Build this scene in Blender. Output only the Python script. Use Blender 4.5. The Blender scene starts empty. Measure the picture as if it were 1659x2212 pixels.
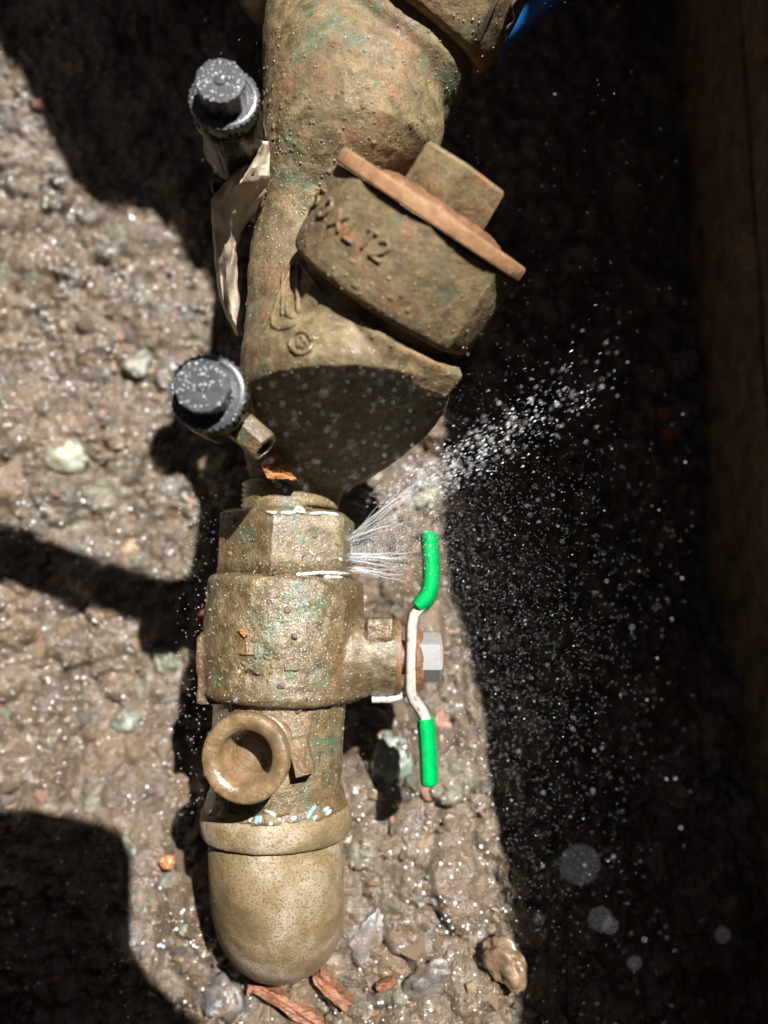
import bpy, bmesh, math, random
import numpy as np
from mathutils import Vector, Matrix, noise
from mathutils.bvhtree import BVHTree

random.seed(7)
S = 0.001                       # lengths below are millimetres
R = math.radians
scn = bpy.context.scene
col = scn.collection

# ------------------------------------------------------------------ camera
TILT, FPX, DIST = R(7.5), 1660.0, 330.0
CAMH, CAMY = DIST * math.cos(TILT), -DIST * math.sin(TILT)
cam_d = bpy.data.cameras.new('camera')
cam = bpy.data.objects.new('camera', cam_d)
col.objects.link(cam)
cam.location = (0, CAMY * S, CAMH * S)
cam.rotation_euler = (TILT, 0, 0)
cam_d.sensor_fit = 'HORIZONTAL'
cam_d.sensor_width = 36
cam_d.lens = 36 * FPX / 1659
cam_d.clip_start = 0.005
cam_d.clip_end = 300
cam_d.dof.use_dof = True
cam_d.dof.focus_distance = 0.298
cam_d.dof.aperture_fstop = 5.6
scn.camera = cam

# ------------------------------------------------------------------ sky, sun, exposure
SX, SY = 0.36, 0.50             # how far sunlight runs sideways for each unit it falls
sun_dir = Vector((SX, SY, 1)).normalized()
world = bpy.data.worlds.new('World')
scn.world = world
world.use_nodes = True
wn = world.node_tree
sky = wn.nodes.new('ShaderNodeTexSky')
sky.sky_type = 'NISHITA'
sky.sun_disc = False
sky.air_density = 0.16
sky.ozone_density = 4.0
sky.dust_density = 0.3
sky.sun_elevation = math.asin(sun_dir.z)
sky.sun_rotation = math.atan2(SX, SY)
bg = wn.nodes['Background']
bg.inputs['Strength'].default_value = 0.05
wn.links.new(sky.outputs[0], bg.inputs['Color'])
sun_d = bpy.data.lights.new('sun', 'SUN')
sun_d.energy = 5.0
sun_d.angle = R(0.53)
sun_d.color = (1.0, 0.97, 0.92)
sun = bpy.data.objects.new('sun', sun_d)
col.objects.link(sun)
sun.location = sun_dir * 5
sun.rotation_euler = sun_dir.to_track_quat('Z', 'Y').to_euler()
scn.view_settings.view_transform = 'Standard'
scn.view_settings.look = 'None'
scn.view_settings.exposure = 1.12
scn.view_settings.gamma = 1.0
scn.cycles.max_bounces = 6
scn.cycles.transparent_max_bounces = 12
scn.cycles.sample_clamp_indirect = 3.0
scn.cycles.use_denoising = True


# ------------------------------------------------------------------ helpers
def P(px, py, z=0.0):
    """the point at height z (mm) that the photograph shows at px, py"""
    u, v = (px - 829.5) / FPX, (1106 - py) / FPX
    d = Vector((u, v * math.cos(TILT) + math.sin(TILT), v * math.sin(TILT) - math.cos(TILT)))
    t = (z - CAMH) / d.z
    return Vector((t * d.x, CAMY + t * d.y, z))


def tag(o, label=None, cat=None, group=None, kind=None):
    for k, v in (('label', label), ('category', cat), ('group', group), ('kind', kind)):
        if v:
            o[k] = v
    return o


def thing(name, loc, label, cat, group=None):
    o = bpy.data.objects.new(name, None)
    o.empty_display_size = 0.01
    col.objects.link(o)
    o.location = Vector(loc) * S
    return tag(o, label, cat, group)


def setparent(o, parent):
    if parent is not None:
        o.parent = parent
        if parent.type == 'EMPTY':
            o.matrix_parent_inverse = Matrix.Translation(parent.location).inverted()


def make(name, vf, mat, parent=None, smooth=True, sharp=None):
    v, f = vf
    me = bpy.data.meshes.new(name)
    me.from_pydata([tuple(x * S for x in p) for p in v], [], [tuple(q) for q in f])
    if sharp is not None:
        me.polygons.foreach_set('use_smooth', [True] * len(me.polygons))
        me.set_sharp_from_angle(angle=R(sharp))
    else:
        me.polygons.foreach_set('use_smooth', [smooth] * len(me.polygons))
    me.update()
    me.materials.append(mat)
    o = bpy.data.objects.new(name, me)
    col.objects.link(o)
    setparent(o, parent)
    return o


def join(*parts):
    V, F = [], []
    for v, f in parts:
        n = len(V)
        V += [tuple(p) for p in v]
        F += [tuple(i + n for i in q) for q in f]
    return V, F


def frame(axis, ref=None):
    a = Vector(axis).normalized()
    r = Vector(ref) if ref is not None else (Vector((0, 0, 1)) if abs(a.z) < 0.9 else Vector((0, 1, 0)))
    u = (r - a * r.dot(a)).normalized()
    return a, u, a.cross(u)


def lathe(profile, origin, axis, seg=56, ref=None, radial=None):
    a, u, w = frame(axis, ref)
    o = Vector(origin)
    V, F = [], []
    for t, r in profile:
        for i in range(seg):
            th = 2 * math.pi * i / seg
            rr = r * (radial(th, t) if radial else 1)
            V.append(o + a * t + (u * math.cos(th) + w * math.sin(th)) * rr)
    n = len(profile)
    for j in range(n - 1):
        for i in range(seg):
            k = (i + 1) % seg
            F.append((j * seg + i, j * seg + k, (j + 1) * seg + k, (j + 1) * seg + i))
    F.append(tuple(range(seg - 1, -1, -1)))
    F.append(tuple((n - 1) * seg + i for i in range(seg)))
    return V, F


def ngon(n, soft=0.0, phase=0.0):
    """radial multiplier that turns a lathe into a rounded n-sided prism (1 at the corner)"""
    def f(th, t):
        x = (th - phase) % (2 * math.pi / n) - math.pi / n
        h = math.cos(math.pi / n) / math.cos(x)
        return h * (1 - soft) + soft * (0.5 + 0.5 * math.cos(math.pi / n))
    return f


def loft(rings, caps=True):
    V, F = [], []
    m = len(rings[0])
    for r in rings:
        V += [Vector(p) for p in r]
    for j in range(len(rings) - 1):
        for i in range(m):
            k = (i + 1) % m
            F.append((j * m + i, j * m + k, (j + 1) * m + k, (j + 1) * m + i))
    if caps:
        F.append(tuple(range(m - 1, -1, -1)))
        F.append(tuple((len(rings) - 1) * m + i for i in range(m)))
    return V, F


def tube(path, r, seg=8, ref=None, flat=1.0, square=0.0):
    """sweep; r a number or list, flat = height/width, cross-section may be squarish"""
    path = [Vector(p) for p in path]
    n = len(path)
    rings, prev = [], None
    for i, p in enumerate(path):
        d = (path[min(i + 1, n - 1)] - path[max(i - 1, 0)]).normalized()
        if prev is None:
            _, u, w = frame(d, ref)
        else:
            u = (prev - d * prev.dot(d)).normalized()
            w = d.cross(u)
        prev = u
        rr = r[i] if isinstance(r, (list, tuple)) else r
        ring = []
        for k in range(seg):
            th = 2 * math.pi * (k + 0.5) / seg
            c, s = math.cos(th), math.sin(th)
            if square:
                q = 1 / max(abs(c), abs(s)) * square + (1 - square)
                c, s = c * q, s * q
            ring.append(p + u * c * rr * flat + w * s * rr)
        rings.append(ring)
    return loft(rings)


def box(c, sx, sy, sz, rot=None):
    V = []
    for x in (-1, 1):
        for y in (-1, 1):
            for z in (-1, 1):
                p = Vector((x * sx / 2, y * sy / 2, z * sz / 2))
                V.append(Vector(c) + (rot @ p if rot else p))
    return V, [(0, 1, 3, 2), (4, 6, 7, 5), (0, 4, 5, 1), (2, 3, 7, 6), (0, 2, 6, 4), (1, 5, 7, 3)]


def sphere(c, r, sub=2, sc=(1, 1, 1)):
    bm = bmesh.new()
    bmesh.ops.create_icosphere(bm, subdivisions=sub, radius=1)
    c = Vector(c)
    V = [c + Vector((v.co.x * sc[0], v.co.y * sc[1], v.co.z * sc[2])) * r for v in bm.verts]
    F = [tuple(v.index for v in f.verts) for f in bm.faces]
    bm.free()
    return V, F


_tex = {}


def clouds(size_mm, depth=3):
    key = (size_mm, depth)
    if key not in _tex:
        t = bpy.data.textures.new('relief', 'CLOUDS')
        t.noise_scale = size_mm * S
        t.noise_depth = depth
        _tex[key] = t
    return _tex[key]


def bake(o, voxel=None, smooth=0, disp=(), sub=0):
    """apply remesh / smooth / relief so that the result is a plain mesh"""
    if sub:
        m = o.modifiers.new('s', 'SUBSURF'); m.levels = sub; m.subdivision_type = 'SIMPLE'
    if voxel:
        m = o.modifiers.new('r', 'REMESH'); m.mode = 'VOXEL'; m.voxel_size = voxel * S; m.use_smooth_shade = True
    if smooth:
        m = o.modifiers.new('s', 'SMOOTH'); m.iterations = smooth; m.factor = 0.5
    for size, strength in disp:
        m = o.modifiers.new('d', 'DISPLACE'); m.texture = clouds(size); m.strength = strength * S
        m.texture_coords = 'LOCAL'; m.mid_level = 0.5
    dg = bpy.context.evaluated_depsgraph_get()
    dg.update()
    me = bpy.data.meshes.new_from_object(o.evaluated_get(dg))
    old = o.data
    o.modifiers.clear()
    o.data = me
    bpy.data.meshes.remove(old)
    me.polygons.foreach_set('use_smooth', [True] * len(me.polygons))
    return o


# ------------------------------------------------------------------ materials
def mat(name):
    m = bpy.data.materials.new(name)
    m.use_nodes = True
    nt = m.node_tree
    return m, nt, nt.nodes['Principled BSDF']


class N:
    """small node-writing helper"""
    def __init__(self, nt):
        self.nt = nt
        tc = nt.nodes.new('ShaderNodeTexCoord')
        self.co = tc.outputs['Object']

    def new(self, typ, **kw):
        n = self.nt.nodes.new(typ)
        for k, v in kw.items():
            self.put(n.inputs[k], v)
        return n

    def put(self, sock, v):
        if isinstance(v, bpy.types.NodeSocket):
            self.nt.links.new(v, sock)
        else:
            sock.default_value = v

    def noise(self, scale, detail=3.0, rough=0.55, dist=0.0, off=0.0, stretch=None):
        c = self.co
        if off or stretch:
            mp = self.new('ShaderNodeMapping', Vector=c)
            mp.inputs['Location'].default_value = (off, off * 1.7, off * 0.6)
            if stretch:
                mp.inputs['Scale'].default_value = stretch
            c = mp.outputs[0]
        n = self.new('ShaderNodeTexNoise', Vector=c, Scale=scale, Detail=detail, Roughness=rough, Distortion=dist)
        return n.outputs['Fac']

    def voronoi(self, scale, feature='F1', out='Distance'):
        n = self.nt.nodes.new('ShaderNodeTexVoronoi')
        n.feature = feature
        self.put(n.inputs['Vector'], self.co)
        n.inputs['Scale'].default_value = scale
        return n.outputs[out]

    def ramp(self, fac, stops):
        n = self.nt.nodes.new('ShaderNodeValToRGB')
        self.put(n.inputs['Fac'], fac)
        e = n.color_ramp.elements
        while len(e) < len(stops):
            e.new(0.5)
        for i, (p, c) in enumerate(stops):
            e[i].position = p
            e[i].color = (c, c, c, 1) if isinstance(c, (int, float)) else (*c, 1)
        return n.outputs['Color']

    def mix(self, fac, a, b, mode='MIX'):
        n = self.nt.nodes.new('ShaderNodeMix')
        n.data_type = 'RGBA'
        n.blend_type = mode
        self.put(n.inputs[0], fac)
        for s, v in ((n.inputs[6], a), (n.inputs[7], b)):
            self.put(s, v if isinstance(v, bpy.types.NodeSocket) else (*v, 1))
        return n.outputs[2]

    def math(self, op, a, b=0.0):
        n = self.nt.nodes.new('ShaderNodeMath')
        n.operation = op
        self.put(n.inputs[0], a)
        self.put(n.inputs[1], b)
        return n.outputs[0]

    def bump(self, h, dist_mm, strength=1.0, normal=None):
        n = self.nt.nodes.new('ShaderNodeBump')
        n.inputs['Strength'].default_value = strength
        n.inputs['Distance'].default_value = dist_mm * S
        self.put(n.inputs['Height'], h)
        if normal is not None:
            self.put(n.inputs['Normal'], normal)
        return n.outputs[0]


def water_film(n, nt, bs, amount, scale=520, depth=0.9):
    bs.inputs['Coat Weight'].default_value = amount
    bs.inputs['Coat Roughness'].default_value = 0.05
    bs.inputs['Coat IOR'].default_value = 1.4
    nt.links.new(n.bump(n.noise(scale, 3, 0.6, 0.3, 0.35), depth, 1.0), bs.inputs['Coat Normal'])


def muddy_brass(name, base, dark, light, wet=0.3, patina=0.3, copper=0.2, mud=0.3, off=0.0, grain=0.22):
    m, nt, bs = mat(name)
    n = N(nt)
    big = n.noise(38, 4, 0.6, 0.4, off)
    mid = n.noise(190, 4, 0.6, 0.2, off + 1)
    fine = n.noise(1100, 3, 0.65, 0, off + 2)
    c = n.ramp(mid, [(0.3, dark), (0.5, base), (0.72, light)])
    c = n.mix(n.ramp(big, [(0.46, 0.0), (0.62, mud)]), c, (0.115, 0.072, 0.038))
    c = n.mix(n.ramp(n.noise(48, 5, 0.65, 0.8, off + 3), [(0.55, 0.0), (0.68, patina)]), c, (0.06, 0.135, 0.085))
    c = n.mix(n.ramp(n.noise(62, 5, 0.7, 0.5, off + 5), [(0.54, 0.0), (0.66, copper)]), c, (0.30, 0.13, 0.06))
    c = n.mix(n.ramp(fine, [(0.34, 0.75), (0.5, 0.0)]), c, dark)
    c = n.mix(n.ramp(n.noise(700, 2, 0.5, 0, off + 7), [(0.66, 0.0), (0.74, 0.55)]), c, (0.42, 0.34, 0.2))
    nt.links.new(c, bs.inputs['Base Color'])
    w = n.ramp(n.noise(75, 4, 0.6, 0.5, off + 9), [(0.62 - wet * 0.4, 0.78), (0.7 - wet * 0.3, 0.58 - wet * 0.42)])
    nt.links.new(w, bs.inputs['Roughness'])
    bs.inputs['Specular IOR Level'].default_value = 0.45 + 0.35 * wet
    b = n.bump(n.math('ADD', n.math('MULTIPLY', fine, 0.8), n.math('MULTIPLY', n.noise(2600, 2, 0.5, 0, off), 0.35)), grain, 1.0)
    b = n.bump(mid, 1.1, 0.8, b)
    nt.links.new(b, bs.inputs['Normal'])
    if wet > 0.2:
        water_film(n, nt, bs, min(1, wet * 1.2))
    return m


M = {}
M['body'] = muddy_brass('dried mud on brass', (0.165, 0.122, 0.056), (0.06, 0.045, 0.02), (0.27, 0.205, 0.105), 0.25, 0.7, 0.45, 0.6, 0.0, 0.34)
M['cover'] = muddy_brass('dusty brass cover', (0.18, 0.13, 0.062), (0.08, 0.06, 0.028), (0.265, 0.195, 0.1), 0.06, 0.5, 0.75, 0.3, 0.31, 0.26)
M['flange'] = muddy_brass('copper coloured rim', (0.30, 0.16, 0.075), (0.19, 0.1, 0.045), (0.36, 0.21, 0.11), 0.05, 0.1, 0.7, 0.05, 0.5, 0.12)
M['valve'] = muddy_brass('wet muddy brass', (0.145, 0.107, 0.05), (0.05, 0.038, 0.018), (0.25, 0.19, 0.098), 0.75, 0.8, 0.35, 0.8, 0.77, 0.5)
M['port'] = muddy_brass('wet brown brass', (0.19, 0.122, 0.058), (0.09, 0.058, 0.027), (0.29, 0.2, 0.105), 0.6, 0.05, 0.35, 0.5, 0.9, 0.1)


def elbow_mat():
    m, nt, bs = mat('speckled bronze elbow')
    n = N(nt)
    sp = n.noise(1050, 4, 0.75)
    c = n.ramp(n.noise(30, 4, 0.6, 0.4, 0.2), [(0.38, (0.12, 0.088, 0.042)), (0.5, (0.235, 0.17, 0.088)), (0.64, (0.4, 0.345, 0.265))])
    c = n.mix(n.ramp(sp, [(0.4, 0.85), (0.5, 0.0)]), c, (0.11, 0.075, 0.035))
    c = n.mix(n.ramp(n.noise(26, 4, 0.6, 0.6, 0.9), [(0.56, 0.0), (0.7, 0.6)]), c, (0.11, 0.1, 0.055))
    nt.links.new(c, bs.inputs['Base Color'])
    bs.inputs['Roughness'].default_value = 0.5
    nt.links.new(n.bump(sp, 0.4, 1.0), bs.inputs['Normal'])
    return m


M['elbow'] = elbow_mat()


def simple(name, color, rough=0.5, metal=0.0, var=0.25, scale=300, bump=0.15, spec=0.5, dirt=None, dirt_lo=0.52, alpha=None, trans=0.0):
    m, nt, bs = mat(name)
    n = N(nt)
    nz = n.noise(scale, 4, 0.6, 0.3, 0.13)
    lo = tuple(c * (1 - var) for c in color)
    hi = tuple(min(1, c * (1 + var)) for c in color)
    c = n.ramp(nz, [(0.3, lo), (0.7, hi)])
    if dirt:
        c = n.mix(n.ramp(n.noise(scale * 0.55, 5, 0.7, 0.6, 0.5), [(dirt_lo, 0.0), (dirt_lo + 0.08, 0.9)]), c, dirt)
    nt.links.new(c, bs.inputs['Base Color'])
    bs.inputs['Roughness'].default_value = rough
    bs.inputs['Metallic'].default_value = metal
    bs.inputs['Specular IOR Level'].default_value = spec
    if bump:
        nt.links.new(n.bump(n.noise(scale * 4, 3, 0.6), bump, 0.8), bs.inputs['Normal'])
    if alpha is not None:
        bs.inputs['Alpha'].default_value = alpha
    if trans:
        bs.inputs['Transmission Weight'].default_value = trans
    return m


M['grip'] = simple('green vinyl grip', (0.0, 0.34, 0.08), 0.22, var=0.12, bump=0.06, dirt=(0.012, 0.13, 0.04), dirt_lo=0.6)
M['steel'] = simple('rusty plated steel', (0.40, 0.375, 0.34), 0.42, 0.0, 0.15, 500, 0.08, 0.6, dirt=(0.24, 0.1, 0.03), dirt_lo=0.57)
M['nut'] = simple('grey zinc nut', (0.23, 0.23, 0.225), 0.34, 0.0, 0.12, 500, 0.08, 0.7, dirt=(0.3, 0.13, 0.04), dirt_lo=0.6)
M['rust'] = simple('rusty brown washer', (0.17, 0.085, 0.042), 0.4, 0.0, 0.45, 420, 0.4, 0.7)
M['black_cap'] = simple('wet black plastic', (0.042, 0.044, 0.049), 0.32, 0.0, 0.3, 260, 0.12, 0.7, dirt=(0.13, 0.095, 0.062), dirt_lo=0.6)
M['film'] = simple('dirty dark film', (0.02, 0.014, 0.009), 0.25, 0.0, 0.5, 140, 0.5, 0.4, dirt=(0.045, 0.03, 0.017), dirt_lo=0.6)
M['tag'] = simple('off white plastic strip', (0.46, 0.39, 0.30), 0.38, 0.0, 0.12, 90, 0.15, 0.5, dirt=(0.28, 0.19, 0.115), dirt_lo=0.55)
M['blue'] = simple('blue plastic pipe', (0.01, 0.12, 0.42), 0.35, var=0.1, bump=0.03)
M['white_tape'] = simple('white sealing tape', (0.68, 0.65, 0.58), 0.5, var=0.15, scale=700, bump=0.3, dirt=(0.2, 0.145, 0.07), dirt_lo=0.5)
M['blue_tape'] = simple('blue sealing tape', (0.16, 0.42, 0.7), 0.4, var=0.2, scale=700, bump=0.3, dirt=(0.5, 0.55, 0.55), dirt_lo=0.52)
M['root'] = simple('dark root', (0.055, 0.03, 0.018), 0.7, var=0.3)
M['verdigris'] = simple('verdigris crust', (0.05, 0.17, 0.12), 0.5, var=0.4, bump=0.3)


def bark(name, a, b):
    m, nt, bs = mat(name)
    n = N(nt)
    g = n.noise(240, 4, 0.6, 0.2, 0.0, (1.0, 6.0, 2.0))
    c = n.ramp(g, [(0.32, b), (0.55, a), (0.75, tuple(min(1, x * 1.35) for x in a))])
    nt.links.new(c, bs.inputs['Base Color'])
    bs.inputs['Roughness'].default_value = 0.5
    nt.links.new(n.bump(g, 0.8, 1.0), bs.inputs['Normal'])
    return m


M['bark_orange'] = bark('orange bark', (0.50, 0.19, 0.045), (0.12, 0.045, 0.015))
M['bark_red'] = bark('red brown bark', (0.25, 0.11, 0.058), (0.08, 0.035, 0.02))


def stone_mat(name, c1, c2, mudamt=0.5):
    m, nt, bs = mat(name)
    n = N(nt)
    oi = nt.nodes.new('ShaderNodeObjectInfo')
    c = n.ramp(n.noise(160, 4, 0.6, 0.3), [(0.3, c1), (0.7, c2)])
    hs = n.new('ShaderNodeHueSaturation', Color=c)
    n.put(hs.inputs['Value'], n.math('ADD', n.math('MULTIPLY', oi.outputs['Random'], 0.6), 0.7))
    c = n.mix(n.ramp(n.noise(110, 5, 0.65, 0.5, 0.4), [(0.5 - 0.1 * mudamt, 0.0), (0.66, mudamt)]), hs.outputs[0], (0.16, 0.106, 0.06))
    nt.links.new(c, bs.inputs['Base Color'])
    nt.links.new(n.ramp(n.noise(220, 3, 0.6, 0, 0.8), [(0.4, 0.16), (0.65, 0.55)]), bs.inputs['Roughness'])
    bs.inputs['Specular IOR Level'].default_value = 0.6
    nt.links.new(n.bump(n.noise(800, 3, 0.65), 0.5, 1.0), bs.inputs['Normal'])
    water_film(n, nt, bs, 0.8, 450, 0.8)
    return m


STONE = [stone_mat('muddy brown stone', (0.11, 0.073, 0.043), (0.21, 0.145, 0.09), 0.7),
         stone_mat('grey stone', (0.10, 0.096, 0.092), (0.19, 0.182, 0.17), 0.75),
         stone_mat('green grey stone', (0.10, 0.12, 0.095), (0.19, 0.21, 0.165), 0.55),
         stone_mat('dark slate stone', (0.05, 0.05, 0.054), (0.105, 0.105, 0.11), 0.7),
         stone_mat('pinkish stone', (0.27, 0.13, 0.10), (0.38, 0.21, 0.16), 0.4),
         stone_mat('tan stone', (0.2, 0.135, 0.08), (0.3, 0.215, 0.135), 0.5)]
S_RED = stone_mat('red stone', (0.27, 0.095, 0.065), (0.36, 0.15, 0.11), 0.3)
S_GREEN = stone_mat('blue green stone', (0.13, 0.185, 0.155), (0.22, 0.28, 0.24), 0.4)
S_YELLOW = stone_mat('yellow green stone', (0.22, 0.22, 0.13), (0.32, 0.32, 0.21), 0.45)
S_ORANGE = stone_mat('orange pebble', (0.36, 0.13, 0.05), (0.46, 0.2, 0.085), 0.2)
S_PALE = stone_mat('pale green stone', (0.12, 0.132, 0.095), (0.2, 0.212, 0.16), 0.6)
S_SLATE = STONE[3]


def earth_mat():
    m, nt, bs = mat('wet brown earth')
    n = N(nt)
    at = nt.nodes.new('ShaderNodeAttribute')
    at.attribute_name = 'clod'
    base = n.ramp(n.noise(45, 4, 0.6, 0.3), [(0.3, (0.066, 0.045, 0.026)), (0.52, (0.115, 0.08, 0.046)), (0.72, (0.2, 0.14, 0.082))])
    hue = n.ramp(at.outputs['Fac'], [(0.0, (0.05, 0.037, 0.024)), (0.3, (0.155, 0.108, 0.065)), (0.55, (0.11, 0.097, 0.076)), (0.75, (0.22, 0.148, 0.087)), (0.9, (0.08, 0.072, 0.062)), (1.0, (0.23, 0.22, 0.165))])
    c = n.mix(0.62, base, hue)
    c = n.mix(n.ramp(n.noise(600, 4, 0.65), [(0.35, 0.6), (0.5, 0.0)]), c, (0.07, 0.045, 0.028))
    nt.links.new(c, bs.inputs['Base Color'])
    nt.links.new(n.ramp(n.noise(120, 4, 0.6, 0.4, 0.7), [(0.45, 0.1), (0.7, 0.36)]), bs.inputs['Roughness'])
    bs.inputs['Specular IOR Level'].default_value = 1.0
    b = n.bump(n.noise(1300, 3, 0.65), 0.6, 1.0)
    b = n.bump(n.noise(330, 4, 0.65), 2.4, 1.0, b)
    nt.links.new(b, bs.inputs['Normal'])
    water_film(n, nt, bs, 1.0, 330, 1.6)
    return m


M['earth'] = earth_mat()
M['timber'] = simple('wet muddy timber', (0.27, 0.185, 0.12), 0.45, 0.0, 0.6, 85, 3.0, 0.6, dirt=(0.42, 0.31, 0.21), dirt_lo=0.54)
M['board'] = bark('plywood', (0.3, 0.21, 0.12), (0.2, 0.13, 0.07))
M['soil_wall'] = simple('soil bank', (0.12, 0.08, 0.05), 0.9, var=0.4, scale=60, bump=2.0)
M['grass'] = simple('lawn', (0.06, 0.1, 0.03), 0.9, var=0.5, scale=40, bump=3.0)


def water_mat(name, alpha, rough, base=0.92):
    m, nt, bs = mat(name)
    bs.inputs['Base Color'].default_value = (base, base * 1.01, base * 1.02, 1)
    bs.inputs['Roughness'].default_value = rough
    bs.inputs['IOR'].default_value = 1.33
    bs.inputs['Specular IOR Level'].default_value = 1.0
    bs.inputs['Alpha'].default_value = alpha
    return m


M['drop'] = water_mat('water drops', 0.8, 0.12)
M['jet'] = water_mat('aerated water', 0.28, 0.15)
M['bead'] = water_mat('white glint beads', 0.85, 0.1)  # white base colour stands in for sun glints on clear beads

# ------------------------------------------------------------------ the pit
_rng = np.random.default_rng(5)


def vnoise(x, y, cell, seed):
    gx, gy = x / cell, y / cell
    ix, iy = np.floor(gx).astype(np.int64), np.floor(gy).astype(np.int64)
    fx, fy = gx - ix, gy - iy
    fx, fy = fx * fx * (3 - 2 * fx), fy * fy * (3 - 2 * fy)

    def h(i, j):
        n = (i * 374761393 + j * 668265263 + seed * 982451653) & 0x7fffffff
        n = ((n ^ (n >> 13)) * 1274126177) & 0x7fffffff
        return ((n ^ (n >> 16)) & 0xffff) / 65535.0
    a, b, c, d = h(ix, iy), h(ix + 1, iy), h(ix, iy + 1), h(ix + 1, iy + 1)
    return (a * (1 - fx) + b * fx) * (1 - fy) + (c * (1 - fx) + d * fx) * fy


def clods(x, y, cell, seed):
    gx, gy = x / cell, y / cell
    ix, iy = np.floor(gx).astype(np.int64), np.floor(gy).astype(np.int64)
    H = np.zeros_like(x)
    ID = np.zeros_like(x)

    def h(i, j, s):
        n = (i * 374761393 + j * 668265263 + (seed * 7 + s) * 982451653) & 0x7fffffff
        n = ((n ^ (n >> 13)) * 1274126177) & 0x7fffffff
        return ((n ^ (n >> 16)) & 0xffff) / 65535.0
    for di in (-1, 0, 1):
        for dj in (-1, 0, 1):
            ci, cj = ix + di, iy + dj
            ox, oy = h(ci, cj, 1), h(ci, cj, 2)
            rad = 0.28 + 0.5 * h(ci, cj, 3)
            an = h(ci, cj, 4) * 3.14
            st = 0.65 + 0.7 * h(ci, cj, 6)
            dx, dy = gx - ci - ox, gy - cj - oy
            ux, uy = dx * np.cos(an) + dy * np.sin(an), -dx * np.sin(an) + dy * np.cos(an)
            d2 = (ux * st) ** 2 + (uy / st) ** 2
            top = np.minimum(np.sqrt(np.clip(1 - d2 / rad ** 2, 0, 1)), 0.72) * rad * (0.5 + 0.6 * h(ci, cj, 5))
            sel = top > H
            H = np.where(sel, top, H)
            ID = np.where(sel, h(ci, cj, 7), ID)
    return H * cell, ID


CTRL = [(0, 60, -82), (-100, 500, -88), (200, 600, -95), (350, 1000, -97), (150, 1400, -88), (0, 1100, -85), (100, 1900, -66), (250, 2150, -40),
        (60, 2250, -45), (420, 2230, -30), (600, 2180, -30), (850, 2180, -22), (1090, 2130, -10), (1040, 1950, -26), (1000, 1800, -48),
        (900, 1600, -74), (900, 1200, -97), (1000, 900, -104), (1200, 300, -112), (1400, 1000, -112), (1400, 1700, -92), (1400, 2230, -55),
        (1640, 1100, -135), (1640, 300, -135), (1640, 2200, -105), (600, 1000, -100), (500, 400, -104), (500, 1500, -96), (480, 1900, -66), (800, 0, -112), (760, 1960, -40)]
_cp = np.array([tuple(P(a, b, c)) for a, b, c in CTRL])


def ground_base(x, y):
    num = np.zeros_like(x)
    den = np.zeros_like(x) + 1e-9
    for cx, cy, cz in _cp:
        w = np.exp(-((x - cx) ** 2 + (y - cy) ** 2) / (2 * 42.0 ** 2)) + 1e-6
        num += w * cz
        den += w
    return num / den


def ground_z(x, y):
    z = ground_base(x, y)
    z = z + (vnoise(x, y, 55, 1) - 0.5) * 12 + (vnoise(x, y, 21, 2) - 0.5) * 8 + (vnoise(x, y, 9, 3) - 0.5) * 4.5
    a, ia = clods(x, y, 17.0, 11)
    b, ib = clods(x, y, 7.5, 12)
    c, ic = clods(x, y, 3.6, 13)
    keep = np.clip(vnoise(x, y, 60, 31) * 2.6 - 0.25, 0.25, 1)
    z = z + np.maximum(a * 1.2 * keep, np.maximum(b * 1.3, c * 1.1))
    idd = np.where(a * 1.2 * keep > b * 1.3, ia, np.where(b * 1.3 > c * 1.1, ib, ic))
    z = z + np.abs(vnoise(x, y, 5.2, 14) - 0.5) * 5.0 + np.abs(vnoise(x, y, 2.9, 4) - 0.5) * 3.0 + (vnoise(x, y, 1.5, 5) - 0.5) * 0.9
    # cracks and hollows in the mud
    k = np.abs(vnoise(x + 300, y, 26, 8) + 0.35 * vnoise(x, y + 90, 9, 9) - 0.68)
    z = z - np.clip(0.05 - k, 0, 1) * 70
    return z, idd


X0, X1, Y0, Y1 = -330.0, 190.0, -330.0, 600.0
gx = np.concatenate([np.linspace(X0, -240, 16)[:-1], np.arange(-240, 186, 1.25), [188.0, X1 + 4]])
gy = np.concatenate([np.linspace(Y0, -262, 12)[:-1], np.arange(-262, 335, 1.25), np.linspace(336, Y1, 30)])
GX, GY = np.meshgrid(gx, gy)
GZ, GI = ground_z(GX, GY)
nx, ny = len(gx), len(gy)
gv = np.stack([GX, GY, GZ], -1).reshape(-1, 3) * S
ii = np.arange(nx * ny).reshape(ny, nx)
gf = np.stack([ii[:-1, :-1], ii[:-1, 1:], ii[1:, 1:], ii[1:, :-1]], -1).reshape(-1, 4)
gme = bpy.data.meshes.new('ground')
gme.vertices.add(len(gv))
gme.vertices.foreach_set('co', gv.ravel())
gme.loops.add(gf.size)
gme.loops.foreach_set('vertex_index', gf.ravel())
gme.polygons.add(len(gf))
gme.polygons.foreach_set('loop_start', np.arange(0, gf.size, 4))
gme.polygons.foreach_set('loop_total', np.full(len(gf), 4))
gme.update()
gme.validate()
gme.polygons.foreach_set('use_smooth', [True] * len(gf))
att = gme.attributes.new('clod', 'FLOAT', 'POINT')
att.data.foreach_set('value', GI.ravel())
gme.materials.append(M['earth'])
ground = bpy.data.objects.new('ground', gme)
col.objects.link(ground)
tag(ground, kind='structure')


def gz(x, y):
    return float(ground_z(np.array([x], float), np.array([y], float))[0][0])


RIM = 345.0
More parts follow.
